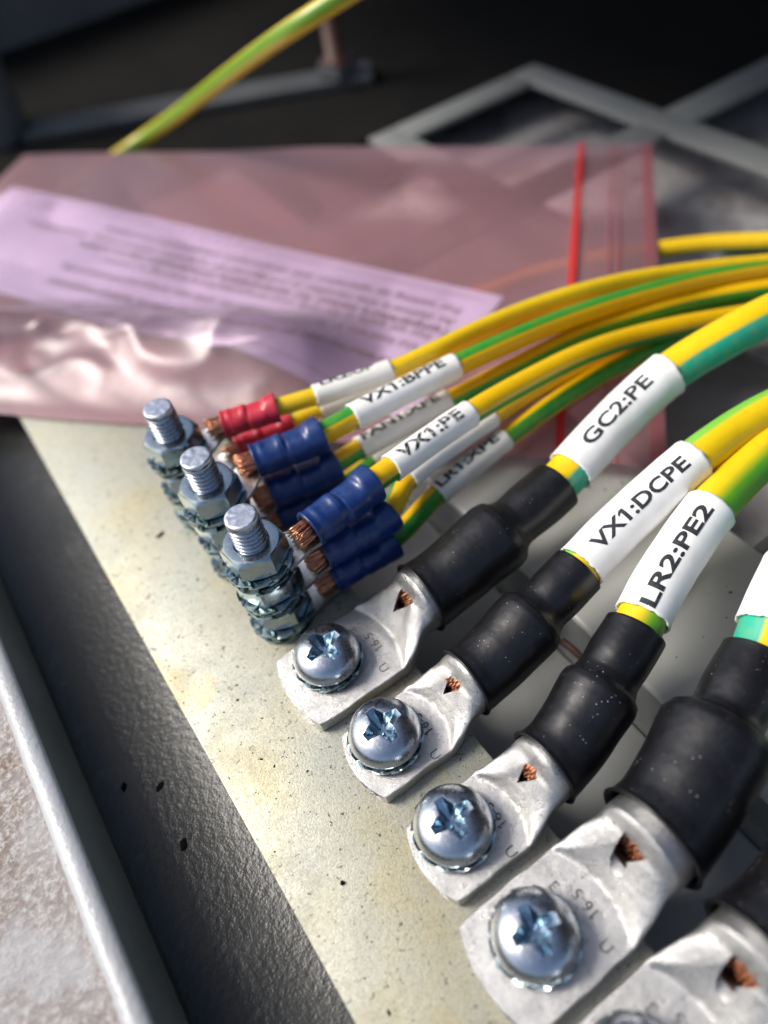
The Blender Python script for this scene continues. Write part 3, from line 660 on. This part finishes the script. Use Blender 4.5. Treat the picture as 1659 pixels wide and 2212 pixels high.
for k, c in enumerate(CAB):
    hw, r, th, xc, xb, xe, tip, cor = LK[c['kind']]; y0 = LUGY[k]; scr = -PIT * k; LUGC = y0 - scr
    LUGS = k
    if k >= 3: r = 6.9; hw = 8.25
    if k == 4: LUGC = -0.6
    me = lug_mesh(hw, r, th, xc, xb, xe, tip, cor)
    root = thing('earth_cable', c['lab'], 'earth cable', (0, scr, 0), 'thick earth cables with crimped lugs')
    lug = link('lug', me, root)
    # stamped marks on the palm
    for txt, x, y, s, rot in (('16-5', xc - 1.9, LUGC - 2.3, 2.4, PI / 2), ('U', xc - 3.4, LUGC - 4.2 - .8, 2.4, -PI / 2), ('E', xc - 3.8, LUGC + 4.4, 2.2, -PI / 2)):
        bm, w, h = text_mesh(txt, s, 0., 0); mat_ = Matrix.Translation((x, y, th + .05)) @ Matrix.Rotation(rot, 4, 'Z')
        bmesh.ops.transform(bm, matrix=mat_, verts=bm.verts)
        sm_ = bpy.data.meshes.new('stamp'); bm.to_mesh(sm_); bm.free(); sm_.materials.append(MT['stamp']); link('stamp', sm_, lug)
    vs, fs = strands(xb + (1.3 if r > 6.5 else .5 if r > 5.8 else .1), xe + 3, LUGC, r - .35, r - 2.3, 170, k, .20, .02); link('copper_strands', mesh('copper_strands', vs, fs, 'copper_dull'), root)
    yb = scr + LUGC
    if c['pts']:
        pp = [P(*q) for q in c['pts']]
        B0 = Vector((c['bx'] + 4, yb + .06 * (pp[0].y - yb), r + .1))
        ax = [Vector((c['bx'] - 2, yb, r)), B0, B0.lerp(pp[0], .4) + Vector((0, -.02 * (pp[0].y - yb), 0)), B0.lerp(pp[0], .72)]
        path = Path(ax + pp); dS = path.near(P(c['s0'][0], c['s0'][1], 10.5)); dW0 = path.near(P(c['w0'][0], c['w0'][1], 11)); dW1 = path.near([q for q, z in zip(pp, c['pts']) if True][3 if k < 3 else 2])
    else:
        path = Path([Vector((c['bx'] - 2, yb, r)), Vector((c['bx'] + 12, yb + .3, r + .6)), Vector((c['bx'] + 34, yb + 5, r + 4)), Vector((c['bx'] + 60, yb + 8, r + 6)), Vector((c['bx'] + 90, yb + 8, r + 7))])
        dS, dW0, dW1 = 35, 38, 62
    rb, rn = c['rb'], c['rn']; L = dS - 2
    def rf(s, phi, rb=rb, rn=rn, L=L, k=k):
        t = s / L
        knots = [(0, rb * 1.05), (.03, rb * .99), (.12, rb * .97), (.32, rb * 1.0), (.535, rb * 1.05), (.58, rb * 1.01), (.61, rb * .88), (.635, rn * 1.03), (.67, rn * .98), (.8, rn * 1.02), (1, rn)]
        for (a, ra), (b, rbb) in zip(knots, knots[1:]):
            if t <= b:
                f = (t - a) / (b - a); f = f * f * (3 - 2 * f); v = ra + (rbb - ra) * f; break
        else: v = rn
        w = noise.noise(Vector((math.cos(phi) * 1.2, math.sin(phi) * 1.2, s * .12 + k * 5))) * .16 * min(1, 1.5 * (1 - abs(t - .55)))
        return v + w
    def pt(name, mat, par, *a, **kk):
        kk['org'] = Vector(root.location); v_, f_, u_ = tube(*a, **kk); return link(name, mesh(name, v_, f_, mat, u_), par)
    pt('heat_shrink', 'shrink', root, path, 2, dS, rf, n=48, step=.35, wall=.7, seed=k)
    pt('cable_jacket', c['jk'], root, path, dS - 4, path.L, lambda s, a, r_=c['rc']: r_, n=36, phase=c['ph'], twist=c['tw'])
    rs = c['rc'] + .55
    rff = lambda s, a, rs=rs, e=dW1 - dW0: rs + .10 * math.exp(-s) + .12 * math.exp(-(e - s)) + .07 * noise.noise(Vector((s * .2, a, 1)))
    slv = pt('marker_sleeve', 'sleeve', root, path, dW0, dW1, rff, n=56, step=.5, wall=.45, ragged=.16, seed=k + 10)
    if c['txt']:
        Ls = dW1 - dW0; lettering(c['txt'], path, dW0 + c['t0'] * Ls, c['tl'] * Ls, c['th'], R_(c['tphi']), lambda d, rs=rs: rs + .02, slv, 'ink', 0, .035)
# ================================================================ SMALL EARTH WIRES
def wire(lab, stud, lev, col, nose, tail, w0, w1, rest, rw, rt, txt=None, tphi=10, th=2.3, t0=.08, tl=.85, jk='j_small', ph=0., ink='ink', sleeve='sleeve', tilt=0.):
    zb = lev * U_ + 1.62; za = zb + 2.2
    root = thing('earth_wire', lab, 'earth wire', (SX, SY[stud], zb), 'thin earth wires with ring terminals'); org = Vector(root.location)
    A, B = P(nose[0], nose[1], za + .1), P(tail[0], tail[1], za + .5 + .3 * (lev == 0))
    dirv = (B - A).normalized(); yaw = math.atan2(dirv.y, dirv.x)
    # ring and tongue
    vs, fs = lathe([(3.15, -.45), (5.1, -.45), (5.25, -.3), (5.25, .3), (5.1, .45), (3.15, .45)], 48, True)
    c0 = Vector((SX, SY[stud], zb)); dd = Vector((A.x, A.y, 0)) - Vector((c0.x, c0.y, 0)); Ld = dd.length + 1.5; yw = math.atan2(dd.y, dd.x); n0 = len(vs)
    N = 12
    for j in range(N + 1):
        t = j / N; x = 3.9 + (Ld - 3.9) * t; w = 4.3 + (rt * .86 - 4.3) * min(1, t * 1.9); lift = (za - zb - rt * .55) * max(0, min(1, (t - .2) / .45)) ** 1.5 * 1.0
        cur = max(0, (t - .35) / .65) * 1.0
        for i in range(7):
            u = (i - 3) / 3; yy = w * u; zz = lift + cur * u * u * 1.1
            for s_ in (-.4, .4):
                vs.append((x * math.cos(yw) - yy * math.sin(yw), x * math.sin(yw) + yy * math.cos(yw), zz + s_))
    g = lambda j, i, s_: n0 + (j * 7 + i) * 2 + s_
    for j in range(N):
        for i in range(6):
            fs.append((g(j, i, 1), g(j + 1, i, 1), g(j + 1, i + 1, 1), g(j, i + 1, 1))); fs.append((g(j, i, 0), g(j, i + 1, 0), g(j + 1, i + 1, 0), g(j + 1, i, 0)))
        fs.append((g(j, 0, 0), g(j + 1, 0, 0), g(j + 1, 0, 1), g(j, 0, 1))); fs.append((g(j, 6, 1), g(j + 1, 6, 1), g(j + 1, 6, 0), g(j, 6, 0)))
    link('ring_tongue', autosmooth(mesh('ring_tongue', vs, fs, 'ring')), root)
    # bare strands resting on the tongue
    vs, fs = strands(-3.5, 1.5, 0, .25, rt * .56, 110 if rt > 2.8 else 55, stud * 3 + lev, .125, .20)
    Mx = Matrix.Translation(A - org) @ dirv.to_track_quat('X', 'Z').to_matrix().to_4x4(); vs = [Mx @ Vector(v) for v in vs]
    link('copper_strands', mesh('copper_strands', vs, fs, 'copper'), root)
    # path
    pp = [P(*q) for q in rest]
    path = Path([A, A.lerp(B, .5), B] + pp, .6); dB = path.near(B)
    L = dB
    def rf(s, phi, L=L, rt=rt, sd=stud * 3 + lev):
        t = s / L; v = rt * (1.0 if t > .5 else .97)
        v += .10 * rt * math.exp(-((t - 1) / .16) ** 2) + .05 * rt * math.exp(-((t - .02) / .02) ** 2) - .03 * rt * math.exp(-((t - .09) / .03) ** 2)
        top = max(0, math.cos(phi - .25)) ** 1.6; side = math.sin(phi) ** 2
        def dent(c, w): return 1 / (1 + math.exp(-(t - c + w) * 70)) * (1 - 1 / (1 + math.exp(-(t - c - w) * 70)))
        v -= rt * (.09 * dent(.27, .09) + .25 * dent(.62, .16)) * top
        v += rt * .07 * side * (dent(.28, .12) + dent(.62, .15))
        v -= .04 * rt * math.exp(-((t - .44) / .012) ** 2) * -1 * top
        return v + .05 * noise.noise(Vector((math.cos(phi) * 1.5, math.sin(phi) * 1.5, s * .5 + sd * 3)))
    def pt(name, mat, par, *a, **kk):
        kk['org'] = org; v_, f_, u_ = tube(*a, **kk); return link(name, mesh(name, v_, f_, mat, u_), par)
    pt('crimp_sleeve', col, root, path, 0, dB, rf, n=48, step=.2, wall=.55, ragged=.06, seed=stud + lev * 4)
    pt('wire_jacket', jk, root, path, dB - 4, path.L, lambda s, a: rw, n=28, phase=ph)
    if w0:
        d0 = path.near(P(w0[0], w0[1], w0[2])); d1 = path.near(P(w1[0], w1[1], w1[2])); rs = rw + .42
        rff = lambda s, a: rs + .07 * math.exp(-s * 1.5) + .04 * noise.noise(Vector((s * .3, a, 2)))
        sl = pt('marker_sleeve', sleeve, root, path, d0, d1, rff, n=44, step=.5, wall=.35, ragged=.10, seed=stud * 7 + lev)
        if txt: lettering(txt, path, d0 + t0 * (d1 - d0), tl * (d1 - d0), th, R_(tphi), lambda d: rs + .02, sl, ink, tilt, .04)
    return root
z2, z1, z0 = 2 * U_ + 1.62 + 2.7, U_ + 1.62 + 2.7, 1.62 + 3.0
wire('thin earth wire with white sleeve VX1:PE, top blue crimp of the front bolt', 0, 2, 'blue', (668, 1145), (804, 1042), (845, 1012, z2), (1015, 894, 20),
     [(845, 1012, z2), (1015, 894, 20), (1149, 818, 18), (1256, 766, 16), (1362, 730, 13), (1468, 705, 11), (1564, 688, 9), (1700, 668, 7), (1850, 655, 5)], 2.35, 3.55, 'VX1:PE', -10, 2.7, .08, .78, ph=.83, ink='inkworn')
wire('thin earth wire with blank white sleeve, middle blue crimp of the front bolt', 0, 1, 'blue', (694, 1195), (838, 1110), (881, 1037, z1), (1062, 901, 12),
     [(881, 1037, z1), (1062, 901, 12), (1170, 832, 11), (1290, 775, 9), (1400, 735, 7), (1560, 700, 5), (1750, 675, 3)], 2.0, 3.5, ph=.30)
wire('thin earth wire with ivory sleeve LR1:XPE, lowest blue crimp of the front bolt', 0, 0, 'blue', (714, 1245), (846, 1168), (944, 1069, 6), (1091, 948, 8),
     [(944, 1069, 6), (1091, 948, 8), (1202, 868, 9), (1309, 804, 8.5), (1447, 741, 7), (1600, 700, 5), (1750, 680, 3)], 2.15, 3.5, 'LR1:XPE', 2, 2.2, .04, .86, ph=.64, sleeve='ivory')
wire('thin earth wire with white sleeve VX1:BPPE and blue crimp, top of the middle bolt', 1, 2, 'blue', (549, 997), (694, 938), (762, 902, z2), (984, 791, 20),
     [(762, 902, z2), (984, 791, 20), (1096, 740, 19), (1202, 697, 17), (1309, 660, 15), (1415, 630, 13), (1521, 604, 11), (1659, 580, 9), (1850, 560, 6)], 2.35, 3.5, 'VX1:BPPE', 0, 2.5, .10, .78, ph=.47)
wire('thin earth wire with ivory sleeve FAN1:XPE, second blue crimp of the middle bolt', 1, 1, 'blue', (583, 1066), (725, 1001), (776, 970, z1), (969, 866, 12.5),
     [(776, 970, z1), (969, 866, 12.5), (1096, 800, 13), (1256, 722, 12), (1415, 671, 10), (1521, 645, 8), (1659, 622, 7), (1850, 600, 5)], 2.1, 3.45, 'FAN1:XPE', 6, 2.2, .05, .85, ph=.75, sleeve='ivory')
wire('thin earth wire mostly hidden behind the sleeve VX1:PE, lowest crimp of middle bolt', 1, 0, 'blue', (600, 1118), (742, 1045), (805, 998, 5), (985, 890, 6),
     [(805, 998, 5), (985, 890, 6), (1120, 815, 7), (1256, 750, 6), (1420, 690, 4), (1659, 640, 3)], 2.0, 3.2, ph=.6, sleeve='ivory')
wire('thin earth wire with red crimp and ivory sleeve, top of the rear bolt', 2, 2, 'red', (482, 917), (599, 880), (680, 856, z2), (844, 799, 20),
     [(680, 856, z2), (844, 799, 20), (937, 757, 20), (1043, 706, 19), (1149, 663, 18), (1256, 629, 17), (1362, 604, 15), (1521, 580, 12), (1659, 566, 10), (1850, 548, 8)], 1.9, 2.85, 'LR2:UP', 18, 1.9, .10, .70, jk='j_thin', ph=.33, sleeve='ivory')
wire('thin earth wire with shaded red crimp under the bright red one on the rear bolt', 2, 1, 'red', (515, 972), (629, 914), (690, 884, z1), (850, 820, 13),
     [(690, 884, z1), (850, 820, 13), (937, 779, 14), (1043, 728, 14), (1149, 683, 13), (1300, 640, 12), (1521, 598, 9), (1700, 575, 7)], 1.85, 2.8, 'LR1:UP', 24, 1.8, .06, .70, jk='j_thin', ph=.36, sleeve='ivory')
def loose_cable(lab, pts, r, jk, ph, loc=(0, 0, 0), n=24):
    root = thing('loose_cable', lab, 'earth cable', loc); path = Path([P(*q) for q in pts], 2.)
    vs, fs, uv = tube(path, 0, path.L, lambda s, a: r, n=n, step=2., phase=ph, org=Vector(loc)); link('cable_jacket', mesh('cable_jacket', vs, fs, jk, uv), root); return root
loose_cable('yellow cable running under the pink bag and out past its right side', [(492, 889, -2.6), (560, 862, -2.6), (640, 826, -2.6), (740, 782, -2.4), (860, 722, -1.8), (1086, 618, -1.8), (1203, 580, -1.8), (1309, 557, -1.6), (1431, 538, -1.5), (1540, 525, -1), (1659, 520, 0), (1850, 512, 2)], 2.3, 'j_thin', .9, (10, 70, 3))
loose_cable('blurred green yellow cable rising at the top left behind the bag', [(130, 425, -4), (210, 368, -3), (300, 306, 2), (385, 246, 14), (470, 180, 30), (560, 112, 44), (650, 50, 54), (760, -20, 60), (860, -80, 64)], 2.6, 'j_loose', .70, (50, 230, 0))
# ================================================================ PINK BAG WITH A LEAFLET
BR, TR, TL = P(1442, 1014, 1), P(1410, 308, 1), P(52, 332, 1)
ex = (TR - BR); ex.z = 0; H_ = ex.length; ex.normalize(); ey = (TL - TR); ey.z = 0; W_ = ey.length; ey.normalize(); W_ *= 1.0
bag = thing('zip_bag', 'crumpled translucent pink zip bag lying across the bar behind the wires', 'plastic bag', (BR.x, BR.y, 0))
def bagpt(u, v, top):          # u from the zip end (0) to the closed end (W_), v from near edge (0) to far edge (H_)
    p = BR + ey * u + ex * v; edge = min(1, min(v, H_ - v, max(u, 0) + 1.5, W_ - u) / 14); edge = math.sqrt(max(0, edge))
    z = .8 + 1.0 * noise.noise(Vector((u * .014, v * .02, 3)))
    if top: z += 1.0 * edge + .8 * edge * abs(noise.noise(Vector((u * .03, v * .03, 8))))
    sm1 = lambda a: (lambda t: t * t * (3 - 2 * t))(min(1, max(0, a)))
    cr = sm1((u - 66) / 34)
    if cr > 0 and u > 66:
        hb = sm1((v - 1) / 27) * (1 - sm1((v - 24) / 24)); q = Vector((u * .030, v * .05, 1.7))
        n1 = max(0, 1 - abs(noise.noise(q)) * 3.2); n2 = max(0, 1 - abs(noise.noise(q * 2.1 + Vector((4, 1, 7)))) * 3); n3 = noise.noise(q * .9 + Vector((0, 5, 2)))
        if top: z += cr * hb * (8.5 + 4.5 * n3 + 2.6 * n1 + 1.1 * n2)
    if p.x > 12 and p.x < 44 and not top: pass
    return Vector((p.x, p.y, max(z, .35 if p.x < 12 else -2)))
def sheetmesh(top, mat, nu=190, nv=110):
    vs, fs = [], []
    for i in range(nu + 1):
        for j in range(nv + 1):
            u, v = W_ * i / nu, H_ * j / nv; v += .8 * noise.noise(Vector((u * .03, 0, 0))) * (1 if j in (0, nv) else 0); vs.append(bagpt(u, v, top) - bag.location)
    for i in range(nu):
        for j in range(nv): q = i * (nv + 1) + j; fs.append((q, q + 1, q + nv + 2, q + nv + 1))
    return link('film', mesh('film', vs, fs, mat), bag)
f_ = sheetmesh(True, 'film'); f_.name = 'upper_film'; f_ = sheetmesh(False, 'film_back', 60, 40); f_.name = 'lower_film'
def band(u0, u1, h, mat, name):
    vs, fs = [], []; N = 60
    for j in range(N + 1):
        v = H_ * j / N
        for u, dz in ((u0, 0), (u0, h), (u1, h), (u1, 0)): vs.append(bagpt(u, v, True) + Vector((0, 0, dz + .1)) - bag.location)
    for j in range(N):
        for k in range(3): q = j * 4 + k; fs.append((q, q + 4, q + 5, q + 1))
    return link(name, mesh(name, vs, fs, mat, smooth=False), bag)
uz = P(1245, 450, 2.5) - BR; uz = (uz.x * ex.y - uz.y * ex.x) / (ey.x * ex.y - ey.y * ex.x)
band(uz - .9, uz + .9, .9, 'zip', 'zip_track')
for off in (9.5, 12.0): band(uz - off, uz - off + .5, .25, 'zipband', 'seam_line')
band(.4, 3.5, .12, 'zipband', 'hem')
# leaflet
pa, pb, pc = P(1088, 637, 2), P(112, 420, 2), P(985, 860, 2)
e1 = (pb - pa); e1.z = 0; Lp = e1.length; e1.normalize(); e2 = Vector((-e1.y, e1.x, 0)); Wp = .92 * abs((P(0, 655, 2) - pa).dot(e2)); 
if (pc - pa).dot(e2) < 0: e2 = -e2
leaf = thing('leaflet', 'folded lilac paper leaflet with printed lines inside the pink bag', 'paper', (pa.x, pa.y, 0))
def leafpt(u, v):
    p = pa + e1 * u + e2 * v; uu = (p - BR).dot(ey); vv = (p - BR).dot(ex); z = (bagpt(uu, vv, True).z * .55 + bagpt(uu, vv, False).z * .45) if vv > 3 else 1.2
    return Vector((p.x, p.y, z - .1)) - leaf.location
Lp += 22
vs, fs = [], []; nu, nv = 90, 30
for s_ in (0, .25):
    for i in range(nu + 1):
        for j in range(nv + 1): vs.append(leafpt(Lp * i / nu, Wp * j / nv) + Vector((0, 0, s_)))
for s_ in (0, 1):
    o_ = s_ * (nu + 1) * (nv + 1)
    for i in range(nu):
        for j in range(nv): q = o_ + i * (nv + 1) + j; fs.append((q, q + nv + 1, q + nv + 2, q + 1))
link('sheet', mesh('sheet', vs, fs, 'paper'), leaf)
# printed lines: read from the far side of the bar (upside down in the picture)
def pline(txt, u, v, size, bold=0., length=None):
    bm, w, h = text_mesh(txt, size, bold, 0); sx = (length / w) if length else 1
    for q in bm.verts:
        c = leafpt(u + q.co.x * sx, v - q.co.y + h / 2); q.co = c + Vector((0, 0, .32))
    me = bpy.data.meshes.new('print_line'); bm.to_mesh(me); bm.free(); me.materials.append(MT['pprint']); link('print_line', me, leaf)
flip = (e1.cross(e2)).z
def U2(px, py):
    q = P(px, py, 2.4) - pa; return q.dot(e1), q.dot(e2)
LN = [('Temperatursensor för temperaturkompenserad laddningsspänning', (930, 795), (100, 600), 4.3, .09), ('Vid leverans är likriktaren inställd för drift utan temperaturkompensering.', (905, 742), (130, 570), 3.9, .02),
      ('För att ställa in för drift med temperaturkompensering, se manual.', (930, 718), (220, 555), 3.9, .02), ('Temperature sensor for temperature compensated charge voltage', (975, 712), (170, 520), 4.3, .09),
      ('At delivery the rectifier is configured for operation without temp. compensation.', (985, 690), (60, 475), 3.9, .02), ('For setting up operation with temperature compensation, see manual.', (995, 664), (225, 490), 3.9, .02),
      ('Text 1', (125, 447), (60, 436), 3.0, 0)]
for txt, a, b, s_, bo in LN:
    ua, va = U2(*a); ub, vb = U2(*b); u0, L_ = (ua, ub - ua)
    bm, w, h = text_mesh(txt, s_, bo, 0); sx = L_ / w
    for q in bm.verts:
        uu = u0 + q.co.x * sx; vv = va + (vb - va) * (q.co.x / w) - q.co.y * (1 if flip < 0 else -1); q.co = leafpt(uu, vv) + Vector((0, 0, .33))
    me = bpy.data.meshes.new('print_line'); bm.to_mesh(me); bm.free(); me.materials.append(MT['pprint']); link('print_line', me, leaf)['kind'] = 'stuff'
for v in (3.0, Wp - 4.0):
    vs, fs = [], []
    for i in range(61):
        for dv in (0, .5): vs.append(leafpt(4 + (Lp - 8) * i / 60, v + dv) + Vector((0, 0, .33)))
    for i in range(60): fs.append((2 * i, 2 * i + 2, 2 * i + 3, 2 * i + 1))
    link('frame_rule', mesh('frame_rule', vs, fs, 'prule', smooth=False), leaf)
# ================================================================ SMALL LITTER
def chip(name, lab, cat, px, py, z, L, w, mat, rot=0., h=.3, seed=1):
    p = P(px, py, z); r = random.Random(seed); bm = bmesh.new(); bmesh.ops.create_icosphere(bm, subdivisions=2, radius=1)
    for v in bm.verts:
        k = 1 + .5 * noise.noise(v.co * 1.4 + Vector((seed, 0, 0))); v.co = Vector((v.co.x * L * k, v.co.y * w * k, v.co.z * h * k))
    bmesh.ops.rotate(bm, verts=bm.verts, matrix=Matrix.Rotation(rot, 3, 'Z')); o = bmobj(name, bm, mat, None, True, (p.x, p.y, z + h * .6)); tag(o, lab, cat); return o
chip('debris', 'dark elongated grit flake on the pale bar left of the front bolt', 'debris', 346, 1157, 0, 1.0, .3, 'dark', .3)
chip('debris', 'round black grit grain on the bar below the first lug', 'debris', 740, 1908, 0, .35, .35, 'dark', 0, .3, 2)
chip('debris', 'large dark blot of dirt low in the channel left of the bar', 'debris', 397, 1824, -8, 1.1, .6, 'dark', 1.2, .3, 3)
chip('debris', 'dark crumb in the channel higher than the large blot', 'debris', 345, 1850 - 150, -8, .9, .5, 'dark', .5, .3, 4)
chip('debris', 'black crumb in the upper part of the channel beside the rim', 'debris', 268, 1700, -8, .8, .45, 'dark', 1., .3, 5)
chip('dead_insect', 'small dried brown insect lying on the grey sheet between the two lowest lugs', 'insect', 1632, 1945, -12.4, 1.6, .6, 'bark', 1.3, .5, 6)
for k, (x0_, y0_, x1_, y1_) in enumerate(((1215, 1385, 1262, 1425), (1412, 1650, 1408, 1700))):
    a, b = P(x0_, y0_, -11.5), P(x1_, y1_, -11.5); pth = Path([a, a.lerp(b, .5) + Vector((0, 0, .3)), b]); vs, fs, uv = tube(pth, 0, pth.L, lambda s, q: .75, n=10)
    o = link('wire_offcut', mesh('wire_offcut', vs, fs, 'bark', uv)); tag(o, ['brown wire offcut in the trough between the second and third black sleeves', 'short brown wire offcut standing in the trough beside the large black sleeve'][k], 'wire')
bm = bmesh.new(); rg = random.Random(11)
for _ in range(240):
    x, y, z = (rg.uniform(-25, 12), rg.uniform(-75, 80), .02) if rg.random() < .45 else ((rg.uniform(-45, -28), rg.uniform(-75, 80), -8.2) if rg.random() < .5 else (rg.uniform(45, 76), rg.uniform(-80, 20), -4.0))
    s = rg.choice((.08, .1, .14, .2)) ; mt = Matrix.Translation((x, y, z + s * .4)) @ Matrix.Rotation(rg.uniform(0, 3), 4, 'Z') @ Matrix.Diagonal((s * rg.uniform(.8, 2.4), s, s * .6, 1))
    bmesh.ops.create_icosphere(bm, subdivisions=1, radius=1, matrix=mt)
o = bmobj('grit', bm, 'dark'); o['kind'] = 'stuff'; tag(o, 'fine dark grit scattered over the bar, the channel and the grey sheet', 'grit')
